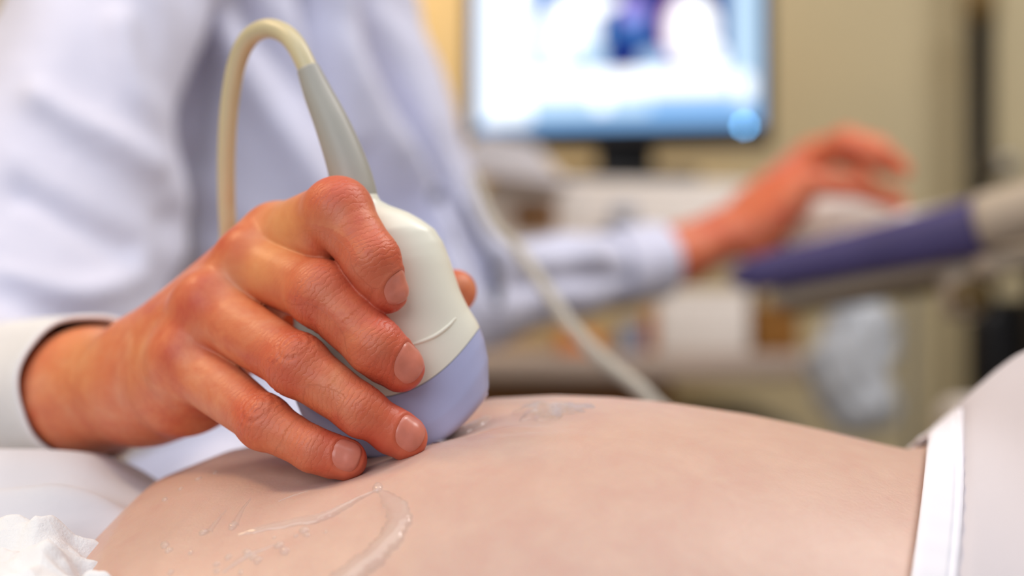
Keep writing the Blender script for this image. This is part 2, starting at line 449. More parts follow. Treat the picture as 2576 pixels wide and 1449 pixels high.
def crumple(p, n, k, seed, lo, hi):
    r = np.random.default_rng(seed); s = r.uniform(lo, hi, (n, 2)); h = r.uniform(0, 1, n)
    best = None
    for i in range(n):
        tl = r.uniform(-1, 1, 2) * .35
        v = h[i] * .5 + (p - s[i]) @ tl * k - np.linalg.norm(p - s[i], axis=1) * k
        best = v if best is None else np.maximum(best, v)
    return best
def cloth(name, xs, ys, zf, mat, thick=.0008, label='', cat='sheet', base=None):
    X, Y = np.meshgrid(xs, ys, indexing='ij'); Z = zf(X, Y); n = X.size; nx, ny = X.shape
    V = np.stack([X, Y, Z], -1).reshape(-1, 3); Vb = V - [0, 0, thick]
    Fc = [tuple(f) for f in gridfaces(nx, ny)[:, ::-1]] + [tuple(f) for f in gridfaces(nx, ny) + n]
    for j in range(ny - 1): Fc += [(j, j + 1, j + 1 + n, j + n), ((nx - 1) * ny + j + 1, (nx - 1) * ny + j, (nx - 1) * ny + j + n, (nx - 1) * ny + j + 1 + n)]
    for i in range(nx - 1): a = i * ny; b = a + ny; Fc += [(b, a, a + n, b + n), (a + ny - 1, b + ny - 1, b + ny - 1 + n, a + ny - 1 + n)]
    b0 = base or (float(np.mean(xs)), float(np.mean(ys)), float(Z.min()))
    o = link_mesh(name, np.vstack([V, Vb]), [tuple(int(i) for i in f)[::-1] for f in Fc], mat, None, b0)
    tag(o, label, cat); return o
def sheet_z(X, Y):
    z = np.interp(Y, [.36, .42, .455, .48, .50, .515, .54, .56, .60, .68], [-.112, -.099, -.0885, -.0815, -.0735, -.069, -.0632, -.0685, -.095, -.17])
    t = np.clip((X + .165) / .05, 0, 1); z = z - .016 * t * t * (3 - 2 * t)
    z = z + .0044 * np.sin(170 * (Y - .46) + 9 * np.sin(11 * X) + X * 14) * np.exp(-((Y - .49) / .035) ** 2)
    z = z + .0026 * np.sin(95 * Y - 60 * X + 2 * np.sin(30 * X))
    return H + z
cloth('bed_sheet', np.linspace(-.42, -.10, 160), np.linspace(.36, .68, 200), sheet_z, M['sheet'], label='cream white draped sheet in soft folds under the cuffed wrist', cat='sheet')
def tissue_z(X, Y):
    p = np.stack([X.ravel(), Y.ravel()], 1)
    z = np.interp(Y, [.34, .38, .42, .45, .475, .49], [-.098, -.0885, -.0845, -.0825, -.0795, -.088])
    c1 = crumple(p, 110, 52, 3, [-.36, .33], [-.10, .50]); c2 = crumple(p, 420, 120, 5, [-.36, .33], [-.10, .50]); c3 = crumple(p, 130, 60, 8, [-.36, .33], [-.10, .50])
    zz = .0120 * (c1 - c1.mean()) - .0085 * (c3 - c3.mean()) + .0032 * (c2 - c2.mean())
    e = np.clip((X + .142 + .006 * np.sin(Y * 260) + .003 * np.sin(Y * 610)) / .03, 0, 1)
    return H + z + zz.reshape(X.shape) * .9 - .016 * e ** 1.5
def tx(X, Y): return X
cloth('tissue_paper', np.linspace(-.36, -.110, 330), np.linspace(.34, .492, 210), tissue_z, M['tissue'], .0004, 'crumpled white tissue paper tucked against the belly edge', 'tissue')

# ================================================================== OPERATOR: right hand holding the probe
Wr = P(335, 968, .552)
J = {  # MCP, PIP, DIP, tip with radii ; dorsal direction
 'index': ([P(700, 602, .517), P(850, 534, .4815), P(936, 655, .4725), P(974, 733, .4745)], [.0120, .0113, .0093, .0068], (.45, -.60, .55)),
 'middle': ([P(632, 664, .508), P(808, 740, .4785), P(945, 872, .4705), P(1008, 924, .4735)], [.0120, .0109, .0094, .0076], (.35, -.80, .45)),
 'ring': ([P(525, 778, .503), P(748, 918, .474), P(905, 1031, .4675), P(1020, 1101, .4700)], [.0120, .0101, .0082, .0068], (.35, -.82, .42)),
 'little': ([P(468, 912, .503), P(664, 1062, .474), P(788, 1131, .4665), P(872, 1156, .4665)], [.0116, .0087, .0071, .0061], (.28, -.86, .40)),
}
dorsN = np.array([-.15, -.72, .60]); dorsN /= np.linalg.norm(dorsN)
def fingerf(p, k):
    pts, r, n = J[k]
    d = cone(p, pts[0], pts[1], r[0] * .98, r[1] * .98)
    if k == 'index': d = smin(d, cone(p, P(735, 606, .506), P(812, 602, .488), .0098, .0090), .006)
    d = smin(d, cone(p, pts[1], pts[2], r[1], r[2]), .0022)
    d = smin(d, cone(p, pts[2], pts[3], r[2], r[3]), .003)
    t = pts[3] - pts[2]; t /= np.linalg.norm(t)
    nn = np.array(n); nn = nn - t * (nn @ t); nn /= np.linalg.norm(nn)
    d = smin(d, cone(p, pts[3] - t * .004 - nn * .0012, pts[3] - nn * .0008, r[3] + .0008, r[3] - .0002), .003)  # finger pad
    d = smin(d, np.linalg.norm(p - (pts[1] + 0 * nn), axis=1) - r[1] * 1.03, .003)
    return d
CMC = P(452, 930, .572); TM = P(700, 800, .570); TI = P(985, 748, .551); TT = P(1144, 733, .531)
F0 = P(225, 985, .578); F1 = P(40, 1000, .645); F2 = P(-120, 1010, .73)
heel = P(500, 960, .530)
def palmf(p):
    d = cone(p, Wr, F0, .0228, .0235, ((.45, -.85, .2), .86))
    d = smin(d, cone(p, F0, F1, .0235, .030), .01)
    d = smin(d, cone(p, F1, F2, .030, .036), .01)
    for k, dep in (('index', .0), ('middle', 0), ('ring', 0), ('little', 0)):
        m = J[k][0][0]
        a = Wr + (m - Wr) * .22
        a = a - dorsN * .001
        d = smin(d, cone(p, a, m - dorsN * .004, .0150, .0133), .013)
        d = smin(d, cone(p, m - dorsN * .0100, a - dorsN * .008, .0115, .014), .010)
    d = smin(d, cone(p, P(385, 985, .548), heel, .0170, .0172), .010)
    d = smin(d, np.linalg.norm(p - P(452, 1000, .520), axis=1) - .0125, .008)
    d = smin(d, np.linalg.norm(p - P(338, 1002, .536), axis=1) - .0088, .012)     # ulnar head
    d = smin(d, cone(p, P(400, 900, .556), P(640, 650, .536), .013, .010), .012)
    th = cone(p, CMC, TM, .0175, .0125)
    th = smin(th, cone(p, TM, TI, .0120, .0105), .004)
    th = smin(th, cone(p, TI, TT, .0105, .0078), .004)
    d = smin(d, th, .008)
    # extensor tendons
    for k in ('index', 'middle', 'ring', 'little'):
        m = J[k][0][0]; a = Wr + (m - Wr) * .35 + dorsN * .011
        d = smin(d, cone(p, a, m + dorsN * .0075, .003, .0035), .007)
        d = smin(d, np.linalg.norm(p - (m + dorsN * .0035), axis=1) - .0086, .009)
    return d
def handf(p):
    pf = palmf(p); out = None
    for k in ('index', 'middle', 'ring', 'little'):
        f = smin(pf, fingerf(p, k), .0048)
        out = f if out is None else smin(out, f, .0008)
    return out
lo = np.array([-.235, .455, H - .078]); hi = np.array([-.008, .66, H + .045])
HV, HF = nets(handf, lo, hi, .00062)
HV = snap(handf, HV, 2); HN = grad(handf, HV)

# per-vertex details: knuckle creases, nail beds, redness, painted warm highlights
disp = np.zeros(len(HV)); red = np.zeros(len(HV)); wr = np.zeros(len(HV)); ws = np.zeros(len(HV)); warm_hl = np.zeros(len(HV))
def local(V, k, j):
    pts, r, n = J[k]
    if j == 3: t = pts[3] - pts[2]
    else: t = (pts[min(j + 1, 3)] - pts[j]) / np.linalg.norm(pts[min(j + 1, 3)] - pts[j]) + (pts[j] - pts[j - 1]) / np.linalg.norm(pts[j] - pts[j - 1])
    t = t / np.linalg.norm(t); n = np.array(n); n = n - t * (n @ t); n /= np.linalg.norm(n); w = np.cross(t, n)
    q = V - pts[j]; return q @ t, q @ w, q @ n, t, w, n
NAIL = {}
for k in J:
    pts, r, n0 = J[k]
    bent = k == 'index'
    for j, amp, L in ((1, .55 if k in ('ring', 'little') else .22, .0062), (2, .32, .0042)):
        s, w, h, t, wv, n = local(HV, k, j)
        R_ = r[j]
        front = np.clip((h + .2 * R_) / (.6 * R_), 0, 1)
        near_ = np.exp(-((s / (L * 2.1)) ** 4) - (w / (R_ * 1.35)) ** 4) * (np.sqrt(s ** 2 + w ** 2 + h ** 2) < .024)
        m = front * near_
        wob = .0005 * np.sin(w * 1900 + j) + .0004 * np.sin(w * 3300 + 2 * j)
        for off, a in ((-1.0, .7), (-.45, 1.0), (.1, .8), (.62, 1.0), (1.1, .5)):
            c = off * L * .8; curv = -np.sign(off) * 22 * w ** 2
            disp -= amp * a * .00045 * m * np.exp(-((s - c - curv - wob) / .00042) ** 2)
        if k in ('ring', 'little') and j == 1:
            rr = np.sqrt((s / .0048) ** 2 + (w / .0062) ** 2)
            disp -= .00030 * m * np.exp(-((rr - 1) / .10) ** 2)
            disp -= .00022 * m * np.exp(-((rr - .5) / .10) ** 2)
            disp += .00035 * m * np.exp(-(rr / .9) ** 2)
        red += (.42 if j == 1 else .22) * m
        mm = front * np.exp(-(s / (L * 2.4)) ** 2) * (np.sqrt(s ** 2 + w ** 2 + h ** 2) < .022)
        sel = mm > wr; wr[sel] = mm[sel]; ws[sel] = (s[sel] + 10 * w[sel] ** 2) * 1700
    # distal: nail bed and red tip
    s, w, h, t, wv, n = local(HV, k, 3)
    NL, NW = r[3] * 1.42, r[3] * .90
    inn = (np.abs(s + r[3] * .10) < .03) & (h > -r[3])
    e = np.power(np.abs((s - r[3] * .05) / (NL * .58)), 2.6) + np.power(np.abs(w / NW), 2.6)
    e = np.power(e, 1 / 2.6)
    infr = (h > -.3 * r[3]) & (np.sqrt(s ** 2 + w ** 2 + h ** 2) < .016)
    disp -= .00045 * np.clip((1.03 - e) / .10, 0, 1) * infr
    disp += .00030 * np.exp(-((e - 1.16) / .10) ** 2) * infr * np.clip((.5 * NL - s) / .003, 0, 1)
    red += .55 * np.exp(-((np.maximum(0, np.sqrt(s ** 2 + w ** 2 + h ** 2) - r[3])) / .009) ** 2)
    NAIL[k] = (pts[3], t, wv, n, r[3], NL, NW)
    s, w, h, t, wv, n = local(HV, k, 1) if False else (None,) * 6
for k in J:   # knuckles
    m = J[k][0][0] + dorsN * .009
    red += .22 * np.exp(-(np.linalg.norm(HV - m, axis=1) / .010) ** 2)
for (px, py, d, rr, a) in ((620, 640, .50, .006, .5), (680, 735, .49, .004, .6), (850, 500, .48, .010, .3), (480, 770, .49, .008, .4), (700, 730, .49, .006, .25), (300, 940, .53, .012, .25)):
    q = P(px, py, d); dd = np.linalg.norm((HV - q) * [1, .3, 1], axis=1); red += a * np.exp(-(dd / rr) ** 2)
for (px, py, d, rr, a) in ((750, 560, .51, .011, .75), (660, 680, .49, .012, .4), (240, 900, .56, .016, .4), (400, 880, .53, .007, .6), (385, 960, .53, .006, .5)):  # warm lamp highlights painted into the skin colour
    q = P(px, py, d); dd = np.linalg.norm((HV - q) * [1, .3, 1], axis=1); warm_hl += a * np.exp(-(dd / rr) ** 2)
# crease at the wrist and at the root of the little finger muscle
cr = catmull([P(415, 940, .52), P(445, 1000, .52), P(500, 1045, .51), P(565, 1060, .50)], 14)
dd = np.min(np.linalg.norm((HV[:, None, :] - cr[None]) * [1, .25, 1], axis=2), axis=1) if len(HV) < 1 else None
for c in cr:
    dq = np.linalg.norm((HV - c) * [1, .3, 1], axis=1); disp -= .00012 * np.exp(-(dq / .0012) ** 2) * (HN[:, 1] < 0)
HV2 = HV + HN * disp[:, None]

# ---- left hand of the operator, out on the machine
LW = P(1850, 575, 1.20)
LJ = [ # thumb nearest the camera, then index .. little behind
 [P(1935, 560, 1.18), P(2045, 462, 1.165), P(2160, 470, 1.16), P(2258, 507, 1.16)],
 [P(2055, 398, 1.20), P(2130, 362, 1.165), P(2215, 388, 1.15), P(2270, 430, 1.15)],
 [P(2045, 392, 1.225), P(2128, 352, 1.205), P(2205, 372, 1.195), P(2262, 415, 1.195)],
 [P(2030, 398, 1.245), P(2110, 362, 1.235), P(2180, 385, 1.23), P(2232, 425, 1.23)],
 [P(2010, 410, 1.262), P(2080, 385, 1.26), P(2135, 405, 1.26), P(2180, 440, 1.26)]]
LR = [[.0165, .0110, .0098, .0075], [.0125, .0102, .0088, .0068], [.0125, .0102, .0088, .0068], [.012, .0098, .0083, .0066], [.011, .0088, .0075, .006]]
LF0 = P(1715, 640, 1.19); LF1 = P(1480, 688, 1.152)
def lhandf(p):
    d = cone(p, LW, LF0, .0235, .0240, ((0, -.3, 1), .85)); d = smin(d, cone(p, LF0, LF1, .0235, .0205), .01)
    for i in range(1, 5):
        m = LJ[i][0]; d = smin(d, cone(p, LW + (m - LW) * .25, m, .016, LR[i][0]), .010)
    d = smin(d, cone(p, LW + np.array([.015, -.01, -.006]), P(2000, 500, 1.19), .02, .015), .012)
    out = None
    for i in range(5):
        q, r = LJ[i], LR[i]; f = cone(p, q[0], q[1], r[0], r[1])
        f = smin(f, cone(p, q[1], q[2], r[1], r[2]), .003); f = smin(f, cone(p, q[2], q[3], r[2], r[3]), .003)
        f = smin(d, f, .008); out = f if out is None else smin(out, f, .002)
    return out
LV, LFc = nets(lhandf, (.02, 1.05, H - .04), (.36, 1.31, H + .15), .0018)
LV = snap(lhandf, LV, 1)

# ---- trunk, neck and arms of the operator under the coat
SR = P(420, -330, .97); ER = np.array([-.300, .745, H - .060]); SL = P(790, -330, 1.06); EL = P(1165, 745, 1.08)
TP0 = P(590, -380, 1.06); TP1 = P(790, 1350, 1.07)
def innerf(p):
    d = cone(p, TP0 + np.array([0, .01, 0]), TP1 + np.array([0, .01, 0]), .068, .085)
    d = smin(d, cone(p, TP0, TP0 + np.array([.01, .0, .16]), .05, .045), .02)
    d = smin(d, cone(p, SR, ER, .042, .036), .03); d = smin(d, cone(p, ER, F1, .034, .029), .012)
    d = smin(d, cone(p, SL + np.array([0, .012, 0]), EL + np.array([0, .004, 0]), .024, .022), .02); d = smin(d, cone(p, EL + np.array([0, .004, 0]), LF0, .022, .021), .012)
    d = smin(d, cone(p, SR, SL, .06, .05), .03)
    return d
IV, IFc = nets(innerf, (-.42, .58, H - .30), (.24, 1.28, H + .55), .007)
allV = np.vstack([HV2, LV, IV]); allF = np.vstack([HF, LFc + len(HV2), IFc + len(HV2) + len(LV)])
oper = Thing('person', 'person in a white coat holding the ultrasound probe, other hand on the machine', 'person', (-.05, 1.0, .45))
ob = oper.part('body', (allV, allF), M['hand'])
pad = np.zeros(len(allV) - len(HV2))
for nm, arr in (('red', np.clip(red, 0, .9)), ('wr', wr), ('ws', ws), ('warm_light', np.clip(warm_hl, 0, .8))):
    a = ob.data.attributes.new(nm, 'FLOAT', 'POINT')
    padv = pad + (.25 if nm == 'red' else 0)
    a.data.foreach_set('value', np.concatenate([arr, padv]).astype(np.float32))

# ---- fingernails
def nailgeo(k):
    c, t, wv, n, r, NL, NW = NAIL[k]
    nu, nv_ = 25, 21; V = []
    for i in range(nu):
        a = -1 + 2 * i / (nu - 1)
        for j in range(nv_):
            b = -1 + 2 * j / (nv_ - 1)
            # superellipse disc mapping
            m = max(abs(a), abs(b)); l = (abs(a) ** 2.6 + abs(b) ** 2.6) ** (1 / 2.6) or 1
            s = a * (m / l if l else 1) * NL * .58 + r * .05; w = b * (m / l if l else 1) * NW
            V.append(c + t * s + wv * w + n * math.sqrt(max(r * r * 1.1 - w * w - max(0, s) ** 2 * .4, 1e-8)))
    V = np.array(V); V = snap(handf, V, 3)
    N = grad(handf, V); a = np.linspace(-1, 1, nu)[:, None]; b = np.linspace(-1, 1, nv_)[None]
    m = np.maximum(np.abs(a), np.abs(b))
    Vt = V + N * (.00008 - .00035 * np.clip((m - .85) / .15, 0, 1)).reshape(-1, 1)
    return Vt, gridfaces(nu, nv_)[:, ::-1]
for k in J: oper.part('fingernail', nailgeo(k), M['nail'])

# ---- coat
CUFC = P(228, 978, .577)
fdir = F1 - F0; fdir /= np.linalg.norm(fdir)
LCUF = P(1655, 655, 1.185)
LAX = (EL - LCUF) / np.linalg.norm(EL - LCUF)
def coatf(p):
    d = cone(p, TP0, TP1, .105, .128, ((.25, -1, 0), .86))
    d = smin(d, cone(p, SR, SL, .085, .07), .05)
    arm = cone(p, SR, ER, .064, .052)
    arm = smin(arm, cone(p, P(230, 560, .86), P(150, 800, .80), .058, .050), .04)
    arm = smin(arm, cone(p, ER, CUFC + fdir * .055, .050, .0285), .03)
    d = smin(d, arm, .012)
    la = cone(p, SL, EL, .040, .040)
    la = smin(la, cone(p, EL, LCUF + LAX * .036, .0405, .0300), .02)
    d = smin(d, la, .010)
    d = smin(d, cone(p, P(700, 1330, 1.02), P(520, 1420, .80), .10, .072), .05)     # skirt over the lap
    return d
CV, CF = nets(coatf, (-.46, .60, H - .30), (.22, 1.26, H + .36), .0042)
CV = snap(coatf, CV, 1, 1e-3); CN = grad(coatf, CV, 1e-3)
# folds, written along lines on the front of the coat
qx = CV[:, 0] / CV[:, 1] * F + 1288; qz = 724.5 - (CV[:, 2] - H) / CV[:, 1] * F
def foldline(pts, width, amp, sharp=2):
    c = catmull(pts, 12); best = np.full(len(CV), 1e9)
    for a, b in zip(c[:-1], c[1:]):
        ab = b - a; tt = np.clip(((qx - a[0]) * ab[0] + (qz - a[1]) * ab[1]) / (ab @ ab), 0, 1)
        best = np.minimum(best, np.hypot(qx - a[0] - tt * ab[0], qz - a[1] - tt * ab[1]))
    return amp * np.exp(-(best / width) ** sharp)
frontm = np.clip(-CN[:, 1] * 2, 0, 1) * (CV[:, 1] > .72)
cd = np.zeros(len(CV))
for pts, wd, am in (
    ([(770, -60), (800, 120), (850, 300), (905, 420), (1010, 520)], 26, -.012),
    ([(900, -60), (960, 120), (1040, 300), (1120, 460), (1190, 600), (1240, 720)], 22, -.013),
    ([(600, -40), (630, 60), (720, 160), (810, 300)], 30, -.007),
    ([(560, 60), (650, 230), (760, 400), (840, 520)], 45, .010),
    ([(860, -40), (880, 130), (960, 300), (1050, 430)], 34, .008),
    ([(930, 400), (1000, 470), (1060, 560)], 34, -.012),
    ([(480, -40), (500, 200), (480, 400)], 40, -.006),
    ([(440, 560), (430, 700), (420, 800)], 40, -.008),
    ([(100, 250), (250, 340), (380, 420)], 40, .006), ([(50, 480), (200, 560), (330, 620)], 40, -.006),
    ([(300, 60), (330, 220), (430, 330)], 40, .006), ([(0, 700), (180, 740), (360, 700)], 36, .005),
    ([(1260, 640), (1380, 650), (1500, 640)], 26, .005), ([(1300, 720), (1450, 700), (1600, 690)], 22, -.005),
    ([(1120, 560), (1160, 700), (1190, 860)], 26, .006)):
    cd += foldline(pts, wd, am * 1.35)
CVd = CV + CN * (cd * frontm)[:, None]
CVd += CN * (.0016 * np.sin(CV[:, 0] * 90 + CV[:, 2] * 60 + 3 * np.sin(CV[:, 2] * 35)))[:, None]
coat = oper.part('white_coat', (CVd, CF), M['coat'])
def cuff(c, axis, R0, R1, L, thick, mat, seg=72, dirn=None, wav=.03):
    """hollow sleeve end: outer skin, rolled rim, inner skin"""
    a, u, w = frame_of(axis, (0, 0, 1)); V = []; prof = []
    for i in range(13): s = i / 12; prof.append((R1 + (R0 - R1) * s, L * (1 - s)))
    for i in range(1, 6): an = math.pi * i / 6; prof.append((R0 - thick / 2 + thick / 2 * math.cos(an), -thick / 2 * math.sin(an)))
    for i in range(13): s = i / 12; prof.append((R0 - thick + (R1 * .9 - R0) * s * .8, L * s))
    for r, z in prof:
        for k in range(seg):
            t_ = 2 * math.pi * k / seg; rr = r * (1 + wav * math.sin(3 * t_ + z * 60) * .5 + wav * .4 * math.sin(7 * t_))
            V.append(np.array(c) + a * z + rr * (u * math.cos(t_) + w * math.sin(t_)))
    return V, gridfaces(len(prof), seg, True)[:, ::-1]
cf = oper.part('cuff', cuff(CUFC, fdir, .0312, .033, .075, .0022, M['cuffcloth']), M['cuffcloth'], parent=coat)
lax = (EL - LCUF); lax /= np.linalg.norm(lax)
oper.part('cuff', cuff(LCUF, lax, .0320, .0335, .05, .0025, M['coat'], wav=.02), M['coat'], parent=coat)
def front_y(px, py):
    m = np.argmin((qx - px) ** 2 + (qz - py) ** 2 + (CV[:, 1] * 4000)); return CVd[m]
def coat_hit(px, py, out=.0):
    cand = np.where(np.hypot(qx - px, qz - py) < 22)[0]; return CVd[cand[np.argmin(CVd[cand, 1])]] + np.array([0, -out, 0])
b0 = coat_hit(1120, 490)
oper.part('button', lathe([(0.0001, 0), (.0045, 0), (.0052, .0008), (.0052, .0018), (.0042, .0026), (.0030, .0020), (.0001, .0018)], b0 + np.array([0, .0005, 0]), (.1, -1, 0)), M['button'], 'grey coat button', parent=coat)
pk = [coat_hit(x, y, .002) for x, y in ((1185, 520), (1205, 590), (1225, 650), (1243, 712))]
tag_o = Thing('dark_strip', 'dark cord running along the edge of the white coat', 'dark_strip', pk[-1])
pth = catmull(np.array(pk) + [[0, -.006, 0]], 8)
tag_o.part('strip', tube(pth, np.linspace(.0018, .0034, len(pth)), 12), M['dark'])  # dark strip along the coat edge
tag_o.part('strip_end', rbox(pth[-1] + [.001, 0, -.004], (.0075, .005, .018), .002, rot(10, 'Y')), M['black'])

# ================================================================== PROBE
A0 = P(893, 500, .500); A1 = P(1022, 1132, .4985)           # cable end and centre of the contact face
ax = A1 - A0; LP = np.linalg.norm(ax); ax /= LP
px_ = F / .499
uu = np.array([1, 0, 0]) - ax * ax[0]; uu /= np.linalg.norm(uu); vv = np.cross(ax, uu); vv = vv if vv[1] < 0 else -vv   # vv towards the camera
def prof_w(s):   # half width (m) against distance along the axis in px units of the photograph
    xs = [0, 18, 35, 60, 85, 115, 150, 200, 300, 400, 480, 540, 590, 645]
    ys = [57, 62, 83, 124, 153, 181, 195, 204, 213, 226, 240, 248, 248, 235]
    return np.interp(s, xs, ys) / px_
def prof_t(s):
    xs = [0, 30, 60, 100, 180, 300, 400, 470, 520, 600, 645]
    ys = [54, 60, 78, 96, 104, 104, 100, 97, 94, 92, 84]
    return np.interp(s, xs, ys) / px_
SM = 645 / (LP * px_)
def probe_pt(s, phi, shrink=0):
    """s in photo px along axis, arc-shaped towards the face"""
    w = prof_w(s) - shrink; t = prof_t(s) - shrink
    n = 2.9; c, si = np.cos(phi), np.sin(phi)
    ex = 2 / n
    x = w * np.sign(c) * np.abs(c) ** ex; y = t * np.sign(si) * np.abs(si) ** (2 / 2.3)
    k = np.clip((s - 200) / 330, 0, 1); k = k * k * (3 - 2 * k)
    arc = k * (x * px_) ** 2 / (2 * 240.0)
    z = (s / SM - arc) / px_
    return A0 + ax * z[..., None] + uu * x[..., None] + vv * y[..., None]
def probe_seg(s0, s1, ns, nphi=96, capend=False, shr=0):
    S = np.linspace(s0, s1, ns); ph = np.linspace(0, 2 * np.pi, nphi, endpoint=False)
    s, f = np.meshgrid(S, ph, indexing='ij'); V = probe_pt(s, f, shr); V = V.reshape(-1, 3); Fc = [tuple(q) for q in gridfaces(ns, nphi, True)]
    V = list(V)
    if capend:   # rounded end: shrinking rings that dive to a face
        base = S[-1]; prev = (ns - 1) * nphi
        for m, (sc, ds) in enumerate(((.985, 9), (.955, 16), (.90, 21), (.7, 25), (.4, 27), (.1, 28))):
            ctr = probe_pt(np.full(nphi, base), ph); 
            x = ((ctr - A0) @ uu) ; y = ((ctr - A0) @ vv)
            xs_ = x * (1 - (1 - sc) * .35) if sc > .89 else x * (.965); ys_ = y * (sc if sc < .89 else sc ** 1.5)
            arc = (xs_ * px_) ** 2 / (2 * 240.0)
            z = ((base + ds) / SM - arc) / px_
            ring = A0 + ax * z[:, None] + uu * xs_[:, None] + vv * ys_[:, None]
            st = len(V); V += list(ring)
            Fc += [(prev + k, prev + (k + 1) % nphi, st + (k + 1) % nphi, st + k) for k in range(nphi)]; prev = st
        st = prev
        Fc += [(st + k, st + k + 1, st + nphi - 2 - k, st + nphi - 1 - k) for k in range(nphi // 2 - 1)]
    return V, Fc
probe = Thing('ultrasound_probe', 'cream and lavender ultrasound probe held upright on the belly', 'probe', A1)
SB = 500
probe.part('housing', probe_seg(0, SB, 90), M['cream'], 'cream plastic housing')
probe.part('head', probe_seg(SB + 2, 632, 30, capend=True), M['lavender'], 'lavender grey scanning head')
# seam gasket slightly inside, and raised arc on the housing
probe.part('seam', probe_seg(SB - 6, SB + 8, 5, shr=.0006), M['button'], 'thin seam line')
def probe_surf(px, py):
    """nearest point of the camera-side probe face to a sight line"""
    S, f = np.meshgrid(np.linspace(100, 620, 260), np.linspace(0, 2 * np.pi, 400), indexing='ij'); Q = probe_pt(S, f).reshape(-1, 3)
    Qn = (Q - A0) @ vv > 0; Q = Q[Qn]
    X_ = Q[:, 0] / Q[:, 1] * F + 1288; Y_ = 724.5 - (Q[:, 2] - H) / Q[:, 1] * F
    return Q[np.argmin((X_ - px) ** 2 + (Y_ - py) ** 2)]
rp = catmull(np.array([probe_surf(*q) for q in ((1035, 868), (1065, 858), (1098, 842), (1125, 822), (1146, 800))]) + vv * .0001, 8)
probe.part('raised_arc', tube(rp, .00065 * np.sin(np.linspace(.25, math.pi - .15, len(rp))) ** .5, 10), M['cream'])
# strain relief boot and cable
B0 = P(775, 173, .510)
bootp = catmull([A0 + ax * .0035, P(878, 430, .502), P(838, 320, .505), P(800, 235, .508), B0], 12)
probe.part('strain_relief', tube(bootp, np.interp(np.linspace(0, 1, len(bootp)), [0, .12, .35, 1], [58 / px_, 57 / px_, 50 / px_, 29.5 / px_]), 32), M['boot'], 'grey tapered cable boot')
cab = catmull([B0 + np.array([.002, 0, -.004]), B0, P(745, 115, .513), P(712, 82, .518), P(668, 72, .524), P(625, 98, .531), P(596, 160, .538), P(578, 260, .545), P(570, 380, .552), P(570, 500, .559), P(572, 620, .568),
               P(545, 750, .60), P(440, 900, .645), P(330, 1060, .675), P(290, 1350, .69), P(320, 2600, .70), P(500, 5600, .72)], 12)
cabr = np.full(len(cab), 25.5 / px_); cabr[:] = np.interp(np.arange(len(cab)), [0, 80, 130, len(cab)], [26.5 / px_, 25 / px_, 24 / px_, 24 / px_])
probe.part('cable', tube(cab, cabr, 24), M['cable'], 'beige looping cable')

# second cable hanging in front of the coat sleeve
gc = catmull([P(1190, 440, .93), P(1235, 555, .915), P(1300, 625, .90), P(1365, 715, .88), P(1440, 825, .86), P(1535, 920, .845), P(1640, 1010, .83), P(1760, 1200, .82), P(1830, 2000, .82), P(1840, 4900, .84)], 12)
o = link_mesh('hanging_cable', *tube(gc, np.interp(np.arange(len(gc)), [0, 25, 60, len(gc)], [.0028, .0038, .0042, .0042]), 18), M['greycable'], None, (0, 0, 0)); tag(o, 'thin grey cable hanging diagonally across the coat sleeve', 'cable')

# ================================================================== GEL
def ribbon(pts, widths, heights, nu=15, sub=10, ripple=0):
    c = catmull([np.append(p, 0) for p in pts], sub)[:, :2]; n = len(c)
    w = np.interp(np.linspace(0, 1, n), np.linspace(0, 1, len(widths)), widths); hh = np.interp(np.linspace(0, 1, n), np.linspace(0, 1, len(heights)), heights)
    P3 = []; 
    for q in c:
        h_ = hit(*q); P3.append(h_ if h_ is not None else P3[-1])
    P3 = np.array(P3); T = np.gradient(P3, axis=0); V = []
    for i in range(n):
        q, nn = near(P3[i]); tt = T[i] / (np.linalg.norm(T[i]) + 1e-9); s = np.cross(tt, nn); s /= np.linalg.norm(s)
        for k in range(nu):
            a = -1 + 2 * k / (nu - 1); wob = 1 + .10 * math.sin(i * .7 + a * 2) + .07 * math.sin(i * 1.9)
            q2, n2 = near(P3[i] + s * a * w[i] * wob)
            if ripple:
                rp_ = math.sin(q2[1] * 900 + 2.5 * math.sin(q2[0] * 420)) * math.sin(q2[0] * 330 + 1.7 * math.sin(q2[1] * 500)); n2 = n2 * (1 + 0); q2 = q2 + n2 * ripple * rp_ * (1 - a * a)
            V.append(q2 + n2 * (hh[i] * max(0, 1 - a * a) ** .6 - .00008))
    return np.array(V), gridfaces(n, nu)
gel = Thing('gel_smear', 'clear shiny ultrasound gel streaks on the belly below the fingers', 'gel', hit(900, 1300))
gel.part('streak', ribbon([(952, 1232), (985, 1262), (1005, 1300), (985, 1350), (940, 1400), (880, 1448), (830, 1490)], [.0007, .0032, .0040, .0042, .0044, .0048, .005], [.0005, .0016, .0021, .0022, .0022, .0023, .0023]), M['gel'])
gel.part('streak', ribbon([(948, 1232), (900, 1258), (850, 1285), (800, 1305), (720, 1318), (640, 1335), (600, 1345)], [.0006, .0009, .0018, .0022, .0021, .0015, .0005], [.0004, .0012, .0015, .0014, .0011, .0008, .0003]), M['gel'])
gel.part('streak', ribbon([(525, 1340), (548, 1308), (572, 1280)], [.0012, .0008, .0003], [.0009, .0006, .0002]), M['gel'])
gel.part('streak', ribbon([(590, 1325), (605, 1290), (632, 1252)], [.0013, .0008, .0003], [.0009, .0006, .0002]), M['gel'])
gel.part('streak', ribbon([(560, 1440), (620, 1400), (690, 1370)], [.0007, .0012, .0005], [.0004, .0006, .0002]), M['gel'])
gel.part('streak', ribbon([(700, 1262), (735, 1248), (775, 1235)], [.0003, .0005, .0002], [.0003, .0004, .0002]), M['gel'])
